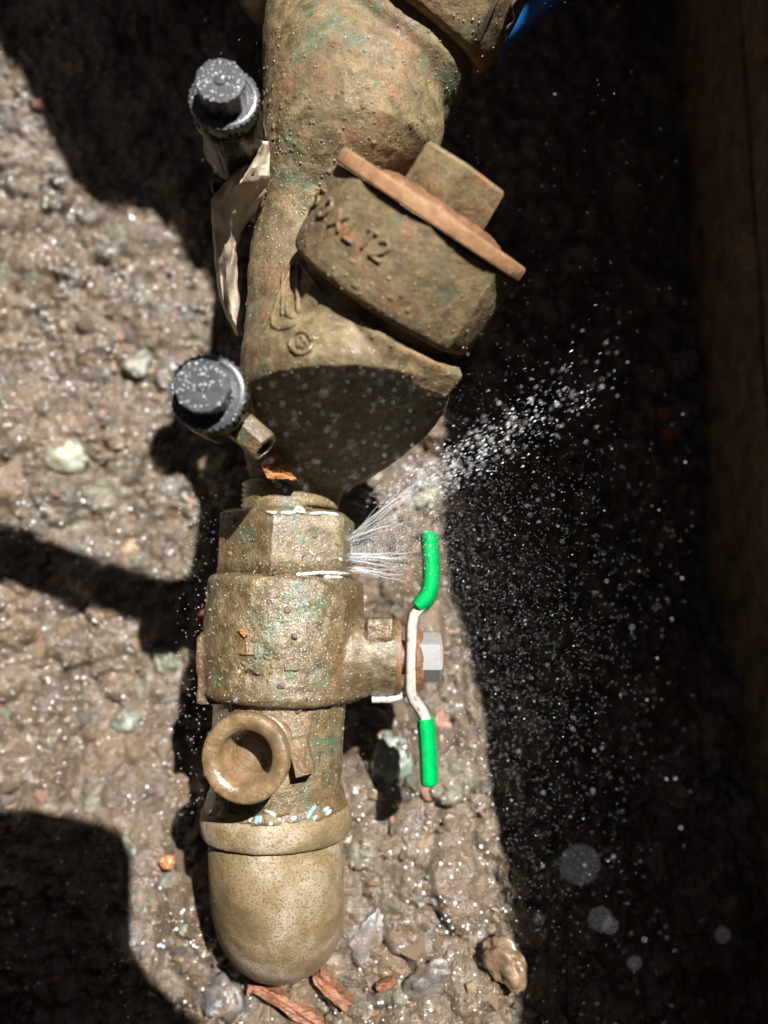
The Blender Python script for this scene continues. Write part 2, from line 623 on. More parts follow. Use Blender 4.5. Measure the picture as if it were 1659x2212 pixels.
# the lawn all around the pit, reaching the horizon
F_ = 60000.0
lawn_v = [(-F_, -F_, RIM), (F_, -F_, RIM), (F_, F_, RIM), (-F_, F_, RIM),
          (X0 - 38, Y0 - 38, RIM), (X1 + 38, Y0 - 38, RIM), (X1 + 38, Y1 + 38, RIM), (X0 - 38, Y1 + 38, RIM)]
lawn = make('lawn', (lawn_v, [(0, 1, 5, 4), (1, 2, 6, 5), (2, 3, 7, 6), (3, 0, 4, 7)]), M['grass'], smooth=False)
tag(lawn, kind='structure')

# timber lining of the pit: planks stacked on edge
wall = thing('timber_wall', (X1, 0, -160), 'dark wet timber boards lining the pit beside the blue pipe', 'wall')
for k, (z0, z1) in enumerate(((-172, -46), (-43, 86), (89, 217), (220, RIM + 3))):
    V, F = [], []
    nseg = 60
    for j in range(nseg + 1):
        y = Y0 - 36 + (Y1 - Y0 + 72) * j / nseg
        for (dx, z) in ((0, z0), (0, (z0 + z1) / 2), (0, z1), (36, z1), (36, z0)):
            wob = (noise.noise(Vector((y * 0.02, z * 0.03, k))) * 1.6) if dx == 0 else 0
            V.append((X1 + dx + wob + (k % 2) * 0.7, y, z))
    for j in range(nseg):
        for i in range(5):
            a = j * 5 + i
            b = j * 5 + (i + 1) % 5
            F.append((a, b, b + 5, a + 5))
    F += [(0, 1, 2, 3, 4), tuple(nseg * 5 + i for i in (4, 3, 2, 1, 0))]
    make('plank', (V, F), M['timber'], wall, sharp=40)
for nm, c, sx, sy in (('soil_wall_west', (X0 - 18, (Y0 + Y1) / 2), 36, Y1 - Y0 + 70), ('soil_wall_south', ((X0 + X1) / 2, Y0 - 18), X1 - X0 - 3, 36),
                      ('soil_wall_north', ((X0 + X1) / 2, Y1 + 18), X1 - X0 - 3, 36)):
    o = make(nm, box((c[0], c[1], (RIM - 172) / 2 - 2), sx, sy, RIM + 172), M['soil_wall'], smooth=False)
    tag(o, kind='structure')


def up_sun(px, py, zg, zt):
    p = P(px, py, zg)
    return Vector((p.x + SX * (zt - zg), p.y + SY * (zt - zg), zt))


def slab(name, pts, z, th, m, label, cat):
    n = len(pts)
    V = [(p[0], p[1], z) for p in pts] + [(p[0], p[1], z + th) for p in pts]
    F = [tuple(range(n - 1, -1, -1)), tuple(range(n, 2 * n))] + [(i, (i + 1) % n, n + (i + 1) % n, n + i) for i in range(n)]
    o = make(name, (V, F), m, smooth=False)
    return tag(o, label, cat)


ZC = RIM + 5
# added unseen boards, outlined to shade the two left corners of the pit
c1 = [up_sun(a, b, g, ZC) for a, b, g in ((-300, 1735, -75), (60, 1755, -68), (215, 1775, -60), (262, 1800, -58), (284, 1850, -56), (286, 2040, -45), (330, 2115, -36), (440, 2215, -30))]
pts = [(X0 - 60, c1[0].y)] + [(p.x, p.y) for p in c1[1:]] + [(c1[-1].x + 30, -90), (c1[-1].x + 30, Y0 - 60), (X0 - 60, Y0 - 60)]
slab('shade_board', pts, ZC, 16, M['board'], 'unseen plywood board added to shade the earth at the bottom left corner', 'board')
c2 = [up_sun(a, b, g, ZC) for a, b, g in ((-20, 60, -82), (70, 170, -86), (135, 265, -88), (185, 385, -92), (235, 430, -93), (310, 425, -95), (385, 470, -98), (440, 540, -98))]
pts = [(X0 - 60, c2[0].y + 40)] + [(p.x, p.y) for p in c2] + [(72, 364), (168, 368), (170, Y1 + 60), (X0 - 60, Y1 + 60)]
slab('shade_board', pts, ZC, 16, M['board'], 'unseen plywood board added to shade the earth at the upper left corner', 'board')  # second added board, shaped to shade the upper left earth

# added unseen tool on the left rim, handle placed to throw the dark band
sa = up_sun(362, 1322, -96, RIM + 24)
sb = up_sun(170, 1262, -88, RIM + 24)
sc_ = up_sun(0, 1200, -85, RIM + 24)
far = sc_ + (sc_ - sb).normalized() * 420
shv = thing('shade_shovel', (far.x, far.y, RIM), 'unseen round handled tool added to cast the dark band on the left side', 'shade_shovel')
make('handle', tube([sa, sb, sc_, far], [11.5, 12.5, 12.5, 12.5], 20), M['board'], shv)
dn = (far - sc_).normalized()
sd = Vector((-dn.y, dn.x, 0))
V = []
for t, w, zz in ((0, 22, 20), (40, 75, 14), (200, 95, 6), (260, 70, 4), (300, 12, 3)):
    for s in (-1, -0.5, 0, 0.5, 1):
        V.append(far + dn * t + sd * (w * s) + Vector((0, 0, RIM + zz + 14 * abs(s) ** 2 - far.z)))
F = [(j * 5 + i, j * 5 + i + 1, (j + 1) * 5 + i + 1, (j + 1) * 5 + i) for j in range(4) for i in range(4)]
bl = make('blade', (V, F), M['rust'], shv)
bl.modifiers.new('t', 'SOLIDIFY').thickness = 2 * S

# ------------------------------------------------------------------ backflow preventer
AX = Vector((0.58 * 0.90, 0.81 * 0.90, 0.43)).normalized()      # axis of each check cover


def ring(c, rx, rz, n=48):
    return [Vector((c[0] + rx * math.cos(2 * math.pi * i / n), c[1], c[2] + rz * math.sin(2 * math.pi * i / n))) for i in range(n)]


bfp = thing('backflow_preventer', P(700, 600, -45), 'large mud coated brass valve body with two slanted covers above the ball valve', 'valve')
# stations: photograph row where the crest is seen, centre column, half width (px), crest height
stations = [(700, 738, 216, 83), (620, 700, 168, 67), (540, 662, 130, 58), (470, 660, 118, 54), (400, 680, 122, 57), (345, 704, 140, 62),
            (290, 732, 172, 68), (230, 754, 200, 73), (150, 764, 208, 75), (70, 764, 206, 75), (0, 745, 190, 70), (-80, 715, 150, 58), (-200, 700, 130, 50)]
rings = []


def px_mm(z):
    return P(1000, 1000, z).x / (1000 - 829.5)


for y_ in (P(640, 1092, 18).y, P(640, 1068, 18).y):
    rings.append(ring((P(640, 1070, 0).x, y_, 0), 18.4, 18.4))
fa, fb = P(747, 782, 85), P(650, 1046, 19)
for t in (1.0, 0.9, 0.75, 0.6, 0.45, 0.3, 0.2, 0.1, 0.02):       # the steep end wall that faces away from the sun
    zt = fb.z + (fa.z - fb.z) * (1 - t) ** 1.45
    zc = 42 * (1 - t) ** 1.3
    hw = 226 - 131 * t ** 1.5
    cxp = 747 - 99 * t ** 1.3
    yy = fa.y + (fb.y - fa.y) * t
    rings.append(ring(((cxp - 829.5) * px_mm(zc), yy, zc), hw * px_mm(zc), zt - zc))
rings.append(ring(((747 - 829.5) * px_mm(43), fa.y + 3, 43), 228 * px_mm(43), 41.5))
for py, cx, hw, zt in stations:
    c = P(cx, py, zt)
    zc = max(zt - hw * 0.175, 0)
    cc = P(cx, py, zc)
    rings.append(ring((cc.x, c.y, zc), hw * px_mm(zc), zt - zc))
body_vf = [loft(rings)]
covers = []
for (fx, fy, fz) in ((942, 454, 74), (990, -158, 60)):
    f = P(fx, fy, fz)
    covers.append(f)
    base = f - AX * 37
    # collar and barrel below the cover
    if fy > 0:
        body_vf.append(lathe([(-19, 26), (-15, 34.0), (-14, 35.6), (-4.4, 36.4), (-3.4, 35.6), (-3.3, 30)], base + Vector((4.5, -3.2, -1.5)), AX, 48, ref=(0.35, 0, 1), radial=ngon(6, 0.22)))
    body_vf.append(lathe([(-34, 22), (-28, 27), (-20, 30), (4, 29)] if fy > 0 else [(-50, 22), (-40, 30), (-24, 34), (-6, 34.5), (3, 30)], base, AX, 48))
# bosses that carry the test cocks
c1b, c1t = Vector((-57, 131, 38)), Vector((-55, 132.5, 84))
c2b, c2t = Vector((-59, 31, 38)), Vector((-58.5, 29.5, 80))
body_vf.append(lathe([(0, 13), (22, 12), (30, 9.5)], (-30, 122, 22), Vector((-27, 9, 10)), 24))
body_vf.append(sphere(P(600, 435, 30), 11, 3))
body_vf.append(lathe([(0, 13), (20, 10), (26, 8.5)], (-32, 36, 22), Vector((-27, -3, 12)), 24))
body = make('body', join(*body_vf), M['body'], bfp)
bake(body, voxel=0.9, smooth=2, disp=((26, 1.4), (7, 0.8), (2.4, 0.4)))

# threaded neck between the body and the ball valve
prof = []
nk0, nk1 = P(640, 1048, 18), P(640, 1112, 18)
L = (nk0 - nk1).length
for i in range(17):
    t = -3 + i * (L + 6) / 16
    prof.append((t, 18.6 + (0.9 if i % 2 else 0)))
neck = make('threaded_neck', lathe(prof, (P(618, 1100, 0).x, nk1.y, 0), (0.04, 1, 0), 56), M['valve'], bfp)


def build_cover(f, nm):
    soft_ = ngon(8, 0.5, 0.25)
    soft = lambda th, t: soft_(th, t) * 1.042
    base = f - AX * 37
    a, u, w = frame(AX)
    prof = [(0.4, 20), (0.0, 34.2), (0.7, 35.6), (2.0, 36.4), (5, 36.9), (14, 37.3), (20, 37.2), (28, 36.6), (31.6, 36.4)]
    cov = make('check_cover', lathe(prof, base, AX, 72, radial=soft), M['cover'], bfp)
    bake(cov, sub=2, disp=((18, 0.5), (4, 0.35), (1.8, 0.2)))
    fl = make('rim', lathe([(32.4, 30), (32.4, 37.2), (32.9, 37.9), (36.6, 37.9), (37.4, 37.2), (37.5, 24)], base, AX, 72), M['flange'], cov, sharp=50)
    hx = make('hex_boss', lathe([(37.3, 17.8), (38.2, 18.2), (52.5, 17.6), (53.6, 16.6), (53.8, 8)], base + w * 2.0 + u * 2, AX, 48, ref=w * 0.95 + u * 0.3, radial=ngon(6, 0.08)), M['cover'], cov, sharp=35)
    ru = make('dirt_crust', lathe([(37.4, 25), (38.4, 24), (39.4, 21), (39.9, 17)], base + w * 2 + u * 1, AX, 48), M['rust'], cov)
    bake(ru, sub=1, disp=((5, 2.0), (2, 0.8)))
    return cov


cov1 = build_cover(covers[0], 'a')
cov2 = build_cover(covers[1], 'b')


def bvh_of(*objs):
    V, F = [], []
    for o in objs:
        n = len(V)
        V += [v.co / S for v in o.data.vertices]
        F += [tuple(i + n for i in p.vertices) for p in o.data.polygons]
    return BVHTree.FromPolygons(V, F)


EYE = Vector((0, CAMY, CAMH))


def hit(tree, px, py):
    d = (P(px, py, 0) - EYE).normalized()
    loc, nor, _, _ = tree.ray_cast(EYE, d)
    if loc is None:
        return None, None
    if nor.dot(d) > 0:
        nor = -nor
    return loc, nor


def stroke(tree, pts, r, sink=0.35, step=7):
    """a raised ridge that follows the surface below a line of points"""
    path = []
    for (x0, y0), (x1, y1) in zip(pts[:-1], pts[1:]):
        n = max(2, int(math.hypot(x1 - x0, y1 - y0) / step))
        for i in range(n):
            path.append((x0 + (x1 - x0) * i / n, y0 + (y1 - y0) * i / n))
    path.append(pts[-1])
    out = []
    for x, y in path:
        l, nrm = hit(tree, x, y)
        if l is not None and (not out or (l - out[-1]).length < 12):
            out.append(l + nrm * (r * (1 - 2 * sink) * 0.5))
    if len(out) < 2:
        return None
    rr = [r * random.uniform(0.8, 1.15) for _ in out]
    rr[0] *= 0.6
    rr[-1] *= 0.6
    return tube(out, rr, 8)


# raised casting marks on the lower cover: 50XLT2
GLY = {'5': [[(.9, 1), (.1, 1), (.1, .55), (.6, .6), (.9, .35), (.6, 0), (.1, .05)]],
       '0': [[(.5, 0), (.1, .25), (.1, .75), (.5, 1), (.9, .75), (.9, .25), (.5, 0)]],
       'X': [[(0, 0), (.95, 1)], [(0, 1), (.95, 0)]],
       'L': [[(.05, 1), (.05, 0), (.95, 0)]],
       'T': [[(0, 1), (1, 1)], [(.5, 1), (.5, 0)]],
       '2': [[(.05, .75), (.4, 1), (.85, .8), (.7, .45), (.05, 0), (1, 0)]]}
t1 = bvh_of(cov1)
e1, e2 = (0.814, 0.581), (0.58, -0.81)
for ch, ox, oy, wd, ht in (('5', 668, 446, 13, 46), ('0', 684, 466, 18, 46), ('X', 709, 489, 27, 46), ('L', 741, 512, 27, 46), ('T', 769, 530, 28, 46), ('2', 799, 551, 29, 46)):
    parts = []
    for st in GLY[ch]:
        s = stroke(t1, [(ox + e1[0] * a * wd + e2[0] * b * ht, oy + e1[1] * a * wd + e2[1] * b * ht) for a, b in st], 0.85, 0.36, 5)
        if s:
            parts.append(s)
    if parts:
        make('raised_letter', join(*parts), M['cover'], cov1)

# cast emblem on the body below the cover
tb = bvh_of(body)
em = [[(643, 567), (644, 620), (645, 676)], [(641, 567), (665, 592), (692, 626)], [(634, 567), (608, 630), (588, 685), (592, 706), (606, 712)],
      [(612, 590), (611, 682)], [(628, 640), (619, 660), (622, 680), (634, 688)], [(606, 712), (628, 706), (648, 694)]]
em.append([(651 + 23 * math.cos(t * math.pi / 10), 740 + 24 * math.sin(t * math.pi / 10)) for t in range(21)])
em += [[(645, 753), (645, 728), (656, 730), (658, 738), (646, 742), (657, 753)]]
parts = [s for s in (stroke(tb, e, 0.95, 0.36) for e in em) if s]
make('cast_emblem', join(*parts), M['body'], bfp)


_ICO = sphere((0, 0, 0), 1, 1)


def drops_on(tree, pts_px, rlo, rhi, flat=0.6, seed=1):
    rnd = random.Random(seed)
    V, F = [], []
    for x, y in pts_px:
        l, n = hit(tree, x, y)
        if l is None:
            continue
        r = rnd.uniform(rlo, rhi) * rnd.uniform(0.6, 1.0)
        v, f = _ICO
        q = n.to_track_quat('Z', 'Y')
        v = [l + q @ Vector((p.x * r, p.y * r, p.z * r * flat)) for p in v]
        n0 = len(V)
        V += v
        F += [tuple(a_ + n0 for a_ in q_) for q_ in f]
    return V, F


def test_cock(b, t, sc, parent, stub_dir, stub_z, dark, sl=0.0, sm=None):
    ax = (t - b).normalized()
    h = (t - b).length
    shell = make('test_cock', lathe([(-8, 6.5 * sc), (0, 7.2 * sc), (6, 7.4 * sc), (7, 9.6 * sc), (h * 0.55, 10.2 * sc), (h - 6, 10.8 * sc), (h - 5, 10.2 * sc), (h - 4, 10.6 * sc)], b, ax, 48), dark, parent)
    bake(shell, sub=2, disp=((8, 3.2), (3.5, 1.6), (1.8, 0.5)))
    knurl = lambda th, tt: 1 + (0.022 if math.sin(th * 34) > 0 else -0.02)
    colr = make('knurled_collar', lathe([(h - 4.5, 10.7 * sc), (h - 0.8, 11.1 * sc), (h, 10.8 * sc)], b, ax, 136, radial=knurl), M['black_cap'], shell, sharp=30)
    make('collar_face', lathe([(h - 7, 8.6 * sc), (h - 7, 10.2 * sc), (h + 0.15, 10.35 * sc), (h + 0.35, 10.0 * sc), (h + 0.3, 8.9 * sc), (h - 0.5, 8.55 * sc), (h - 7, 8.5 * sc)], b, ax, 56), M['black_cap'], shell, sharp=50)
    lobes = lambda th, tt: 1 + 0.02 * math.cos(th * 11)
    cap = make('stem_cap', lathe([(h - 9, 7.0 * sc), (h + 7.9, 7.6 * sc), (h + 8.5, 7.3 * sc), (h + 8.55, 6.8 * sc), (h + 8.3, 2.0), (h + 8.9, 1.7), (h + 9.0, 0.2)], b, ax, 88, radial=lobes), M['black_cap'], shell, sharp=25)
    # drain stub
    so = b + ax * stub_z
    sd_ = Vector(stub_dir).normalized()
    st = make('drain_stub', lathe([(4, 5.4 * sc), (sl + 12.2 * sc, 5.4 * sc), (sl + 12.8 * sc, 4.9 * sc), (sl + 12.9 * sc, 3.6 * sc), (sl + 11 * sc, 3.3 * sc), (sl + 10.8 * sc, 0.2)], so, sd_, 32, radial=ngon(6, 0.1)), sm or dark, shell, sharp=40)
    pts_px = []
    return shell, cap, colr


k1 = test_cock(c1b, c1t, 1.1, bfp, (-0.45, -0.75, 0.35), 4, M['film'])
k2 = test_cock(c2b, c2t, 1.18, bfp, (0.72, -0.66, 0.1), 22, M['film'], 8.0, M['valve'])
tag(k1[0], 'test cock with dark film and a torn white strip')
tag(k2[0], 'test cock with hexagonal brass drain stub')

# ------------------------------------------------------------------ ball valve
bv = thing('ball_valve', P(612, 1400, -34), 'wet muddy brass ball valve with green T handle in the middle of the pipe', 'valve')
axd = Vector((0.035, 1, 0.0)).normalized()                       # pipe axis, slightly turned
bo = Vector((P(612, 1390, 0).x, P(612, 1390, 0).y, 0))


def pl(py, z=32):
    """distance along the pipe axis of the crest seen in photograph row py"""
    return P(612, py, z).y


def ax_pt(t):
    return bo + axd * ((t - bo.y) / axd.y)


def axl(profile, seg=64, **kw):
    o = ax_pt(0)
    return lathe(profile, o, axd, seg, **kw)


# hexagon end with the leak at its lower edge
y_a, y_b = pl(1096, 27), pl(1232, 29)
hexr = ngon(6, 0.04, math.pi / 6 + 0.42)
hx_vf = axl([(y_b - 2, 20), (y_b - 2, 30.0), (y_a - 1.2, 30.2), (y_a, 28.8), (y_a + 1.2, 24.5), (y_a + 1.4, 19.5)], 72, radial=hexr)
hexo = make('hex_end', hx_vf, M['valve'], bv)
bake(hexo, sub=2, disp=((14, 0.9), (4, 0.6), (1.6, 0.3)))
# main body: round barrel, stem boss on the right, flat pad on the left, lumps of crusted mud
y0, y1 = pl(1238, 33), pl(1532, 33)
stem_y = P(870, 1420, 0).y
bx = ax_pt(stem_y)
vf = [axl([(y1, 27), (y1 + 1.0, 31), (y1 + 3, 32.6), ((y0 + y1) / 2, 33.2), (y0 - 3, 32.6), (y0 - 1, 31.4), (y0, 28)], 64)]
vf.append(box((bx.x - 23.3, (y1 + stem_y) / 2 + 4.5, 2), 18, stem_y - y1 + 10, 27))
boss_o = Vector((bx.x + 20, stem_y, 0))
vf.append(lathe([(0, 21), (10, 18.5), (16, 16.2), (28.0, 15.8), (29.2, 14.8)], boss_o, (1, 0, 0), 40))
vf.append(box((P(820, 1355, 12).x, P(820, 1357, 12).y, 8), 10.5, 8.5, 15))
bvb = make('body', join(*vf), M['valve'], bv)
bake(bvb, voxel=0.85, smooth=4, disp=((20, 2.6), (8, 1.4), (2.6, 0.55)))
# tail piece below the body that carries the open port
y2 = pl(1745, 27)
tl = axl([(y2 - 5, 22), (y2 - 4, 26.5), (y2 + 3, 27.4), (y1 - 4, 28.2), (y1 + 2, 28.2)], 64, radial=ngon(8, 0.75, 0.2))
tail = make('tail_piece', tl, M['valve'], bv)
bake(tail, sub=2, disp=((15, 1.5), (5, 0.8), (1.8, 0.35)))
# open test port
pt_top, pt_base = P(527, 1640, 52), P(584, 1595, 18)
pax = (pt_top - pt_base).normalized()
hp = (pt_top - pt_base).length
port = make('test_port', lathe([(-10, 9.5), (2, 10.5), (hp - 22, 11.2)], pt_base, pax, 48), M['port'], bv)
bake(port, sub=1, disp=((6, 1.1), (2, 0.5)))
pr = []
rim_prof = [(hp - 22, 11.0), (hp - 15, 11.8), (hp - 14, 13.4), (hp - 12.6, 13.8), (hp - 12.2, 13.2), (hp - 10.8, 13.9), (hp - 10.3, 13.3), (hp - 9, 14.2), (hp - 5.5, 15.4), (hp - 1.4, 15.6), (hp - 0.4, 15.0), (hp, 14.2), (hp - 0.1, 12.6), (hp - 0.7, 10.9)]
for i in range(16):
    pr.append((hp - 1.4 - i * 0.95, 10.2 - 0.12 * i - (0.5 if i % 2 else 0)))
rim_prof += pr + [(hp - 17, 7.9), (hp - 18.6, 6.8), (hp - 19, 3.0), (hp - 18.8, 0.2)]
make('port_rim', lathe(rim_prof, pt_base, pax, 72), M['port'], port, sharp=32)
q = Matrix.Rotation(0.25, 3, 'Z')
lug_c = P(652, 1632, 30)
make('port_lug', box(lug_c, 7, 13.5, 7, q), M['port'], port, sharp=30)
bake(bpy.data.objects['port_lug'], sub=4, smooth=2, disp=((3, 0.6),))
# cast letters on the valve body
tv = bvh_of(bvb)
gl = [[[(518, 1412), (552, 1412)], [(534, 1385), (534, 1412)], [(552, 1400), (553, 1424)]],
      [[(578, 1408), (570, 1416), (580, 1424), (588, 1420)], [(586, 1432), (592, 1444), (582, 1456)]],
      [[(520, 1430), (548, 1448)], [(532, 1452), (546, 1432)], [(518, 1460), (536, 1440)]],
      [[(614, 1446), (648, 1446)], [(616, 1432), (616, 1446)]]]
for g in gl:
    parts = [s for s in (stroke(tv, e, 0.7, 0.3, 5) for e in g) if s]
    if parts:
        make('cast_letter', join(*parts), M['valve'], bv)
# white sealing tape smears
tn = bvh_of(neck, hexo, bvb)
tape = [[(607, 1107), (625, 1109), (640, 1105), (660, 1107)], [(636, 1103), (646, 1096), (658, 1104)], [(668, 1110), (700, 1108), (731, 1113)], [(575, 1105), (586, 1108), (598, 1107)],
        [(640, 1241), (700, 1237), (756, 1240), (763, 1250)], [(700, 1246), (740, 1247)], [(668, 1190), (676, 1198)], [(686, 1204), (690, 1214)], [(732, 1205), (738, 1212)]]
parts = [s for s in (stroke(tn, t, 0.75, 0.45, 4) for t in tape) if s]
make('tape_smear', join(*parts), M['white_tape'], bv)

# packing ring, handle, nut
hx0 = P(876, 1420, 0).x
make('packing_ring', lathe([(-1, 9), (-1, 15.2), (0, 15.6), (1.6, 15.2), (1.8, 8)], (P(858, 1420, 8).x, stem_y, 0), (1, 0, 0), 40), M['rust'], bv, sharp=50)
make('stem', lathe([(-3, 7), (17, 7), (17.5, 6)], (P(852, 1420, 8).x, stem_y, 0), (1, 0, 0), 24), M['rust'], bv, sharp=50)


def hp_(px, py):
    return P(px, py, 9)


strap_path = [hp_(922, 1300), hp_(908, 1312), hp_(895, 1328), hp_(890, 1350), hp_(888, 1420), hp_(887, 1492), hp_(893, 1512), hp_(906, 1530), hp_(916, 1545), hp_(922, 1562)]
strap_path = [Vector((p.x, p.y, 0)) for p in strap_path]


def strap(path, th, wd, lean=0.0, e=0.45):
    rings = []
    n = len(path)
    for i, p in enumerate(path):
        d = (path[min(i + 1, n - 1)] - path[max(i - 1, 0)]).normalized()
        w = Vector((d.y, -d.x, 0))
        t = th[i] if isinstance(th, list) else th
        z = wd[i] if isinstance(wd, list) else wd
        rg = []
        for a in range(20):
            an = 2 * math.pi * a / 20
            c, s = math.cos(an), math.sin(an)
            c = math.copysign(abs(c) ** e, c)
            s = math.copysign(abs(s) ** e, s)
            rg.append(p + w * (c * t / 2 + lean * s * z / 2) + Vector((0, 0, s * z / 2)))
        rings.append(rg)
    return loft(rings)


handle = make('handle', strap(strap_path, 4.7, [15, 16, 17, 19, 21, 19, 17, 16, 15, 15]), M['steel'], bv, sharp=60)


def bez(pts, n=8):
    out = []
    P_ = [pts[0]] + pts + [pts[-1]]
    for i in range(1, len(P_) - 2):
        for k in range(n):
            t = k / n
            a, b, c, d = (Vector(P_[i - 1]), Vector(P_[i]), Vector(P_[i + 1]), Vector(P_[i + 2]))
            out.append(0.5 * ((2 * b) + (c - a) * t + (2 * a - 5 * b + 4 * c - d) * t * t + (3 * b - a - 3 * c + d) * t ** 3))
    out.append(Vector(P_[-2]))
    return out


for pts, nm in (([(903, 1313), (920, 1296), (931, 1270), (934, 1225), (931, 1180), (930, 1144)], 'a'), ([(922, 1556), (925, 1585), (928, 1630), (930, 1675), (931, 1704)], 'b')):
    ctr = [hp_(x, y) for x, y in pts]
    path = bez([Vector((p.x, p.y, 0)) for p in ctr], 6)
    n = len(path)
    th, wd = [], []
    for i in range(n):
        e = min(1, (n - 1 - i) / 2.6)
        e = math.sqrt(max(1 - (1 - e) ** 2, 0.02))
        th.append(7.7 * (0.35 + 0.65 * e) * (0.86 + 0.14 * min(1, i / 4)))
        wd.append(20.5 * (0.3 + 0.7 * e))
    g = make('grip', strap(path, th, wd, 0.10 if nm == 'b' else -0.08, 0.85), M['grip'], handle)
tabp = [hp_(877, 1500), hp_(862, 1509), hp_(842, 1514), hp_(803, 1514)]
make('stop_tab', strap([Vector((p.x, p.y, -2)) for p in tabp], 3.4, 13), M['steel'], handle, sharp=60)
nx_ = P(899, 1424, 8).x
make('stem_washer', lathe([(-1.2, 8), (-1.2, 13.5), (0.2, 14.2), (3.2, 12.0), (3.6, 8)], (nx_, stem_y - 1, -4), (1, 0, 0), 40), M['rust'], bv, sharp=50)
bake(bpy.data.objects['stem_washer'], sub=2, disp=((4, 1.6), (1.6, 0.6)))
make('stem_nut', lathe([(-0.6, 7), (-0.6, 9.4), (0.4, 10.3), (9.2, 10.3), (10.4, 9.5), (10.4, 7)], (nx_ + 0.6, stem_y, -1), (1, 0, 0), 72, ref=(0, 0.06, 1), radial=ngon(6, 0.05, math.pi / 6)), M['nut'], bv, sharp=28)
make('stem_end', lathe([(9, 6.6), (11.2, 6.4), (11.9, 5.2), (12.1, 0.3)], (nx_, stem_y, -1), (1, 0, 0), 32), M['rust'], bv)

# ------------------------------------------------------------------ elbow
elb = thing('pipe_elbow', P(590, 2100, -60), 'speckled tan bronze elbow turning down into the earth at the end of the pipe', 'elbow')
ey0 = pl(1774, 24)
ecx = P(587, 1800, 10).x
ezc = -4.0
rad = 27.5
RB = 40.0
bend0 = pl(1862, 24)
rings = []
path = [Vector((ecx, ey0 + 1, ezc)), Vector((ecx, (ey0 + bend0) / 2, ezc))]
for i in range(19):
    a = R(95) * i / 18
    path.append(Vector((ecx, bend0 - RB * math.sin(a), ezc - RB + RB * math.cos(a))))
path.append(path[-1] + Vector((0, 2, -40)))
for i, p in enumerate(path):
    d = (path[min(i + 1, len(path) - 1)] - path[max(i - 1, 0)]).normalized()
    u = Vector((1, 0, 0))
    w = d.cross(u)
    rings.append([p + u * (rad * math.cos(t * math.pi / 28)) + w * (rad * math.sin(t * math.pi / 28)) for t in range(56)])
eb = make('bend', loft(rings), M['elbow'], elb)
bake(eb, sub=2, disp=((18, 0.8), (5, 0.3)))
cb = pl(1856, 29) - ey0
ce = make('collar', lathe([(0.5, 21), (0.6, 27.4), (-0.2, 29.4), (-1.4, 30.4), (cb * 0.5, 31.0), (cb + 1.5, 30.2), (cb + 0.4, 29.2), (cb, 27.2), (cb - 0.3, 26)], (ecx, ey0, ezc + 0.5), (0, 1, 0), 80), M['elbow'], elb)
bake(ce, sub=1, disp=((9, 0.5), (3, 0.25)))
seam = make('mould_seam', tube([p + Vector((-4 - i * 0.1, 0, 0)) + ((path[min(i + 1, len(path) - 1)] - path[max(i - 1, 0)]).normalized().cross(Vector((1, 0, 0)))) * -(rad - 0.1) for i, p in enumerate(path[1:18], 1)], 0.55, 6), M['elbow'], elb)
# the muddy joint with shreds of sealing tape
jt = make('joint_mud', lathe([(-1.5, 24), (-1, 29.5), (1.5, 28.6), (5, 27.6), (9, 26)], (ecx, ey0, ezc + 1), (0, 1, 0), 72), M['valve'], elb)
bake(jt, sub=1, disp=((6, 1.8), (2.4, 0.8)))
tj = bvh_of(jt, ce, tail)
for pts, m in (([(540, 1776), (541, 1762)], 'white_tape'), ([(552, 1780), (555, 1768), (559, 1764)], 'blue_tape'), ([(561, 1778), (562, 1762)], 'blue_tape'), ([(571, 1750), (586, 1757), (596, 1762)], 'white_tape'),
               ([(600, 1768), (606, 1776)], 'white_tape'), ([(664, 1768), (672, 1752), (682, 1740)], 'blue_tape'), ([(676, 1772), (684, 1762)], 'white_tape'), ([(698, 1752), (710, 1744)], 'blue_tape'), ([(704, 1760), (714, 1750)], 'white_tape'), ([(583, 1785), (586, 1776)], 'white_tape'), ([(628, 1770), (640, 1766)], 'white_tape')):
    s = stroke(tj, pts, 0.8, 0.35, 3)
    if s:
        make('tape_shred', s, M[m], elb)

# ------------------------------------------------------------------ torn plastic strip on the upper test cock
rows = [(305, 552, 568, 579, 62), (335, 543, 562, 583, 60), (362, 520, 545, 582, 61), (395, 486, 520, 581, 58), (430, 456, 498, 566, 52), (465, 458, 499, 545, 46), (500, 459, 498, 521, 40), (540, 463, 499, 511, 35), (580, 466, 494, 512, 30), (640, 474, 494, 516, 22), (690, 492, 503, 522, 16), (726, 514, 518, 524, 10)]
V, F = [], []
fine_rows = []
for (ra, rb) in zip(rows[:-1], rows[1:]):
    for k in range(4):
        fine_rows.append([ra[i] + (rb[i] - ra[i]) * k / 4 for i in range(5)])
fine_rows.append(list(rows[-1]))
NC = 13
for j, (y, a, b, c, z) in enumerate(fine_rows):
    ea, ec = 3.0 * noise.noise(Vector((j * 0.45, 1, 0))), 4.0 * noise.noise(Vector((j * 0.45, 7, 0)))
    for i in range(NC):
        f = i / (NC - 1)
        x = (a + ea) + (b - a) * f * 2 if f <= 0.5 else b + (c + ec - b) * (f - 0.5) * 2
        dz = 4.5 * (1 - abs(f - 0.5) * 2.6) + 2.6 * noise.noise(Vector((f * 4, j * 0.22, 3))) + 1.2 * abs(noise.noise(Vector((f * 9 + j * 0.2, j * 0.3, 9))))
        V.append(P(x, y, z + dz))
for j in range(len(fine_rows) - 1):
    for i in range(NC - 1):
        F.append((j * NC + i, (j + 1) * NC + i, (j + 1) * NC + i + 1, j * NC + i + 1))
strip = make('plastic_strip', (V, F), M['tag'], sharp=24)
m = strip.modifiers.new('t', 'SOLIDIFY'); m.thickness = 0.45 * S; m.offset = 0
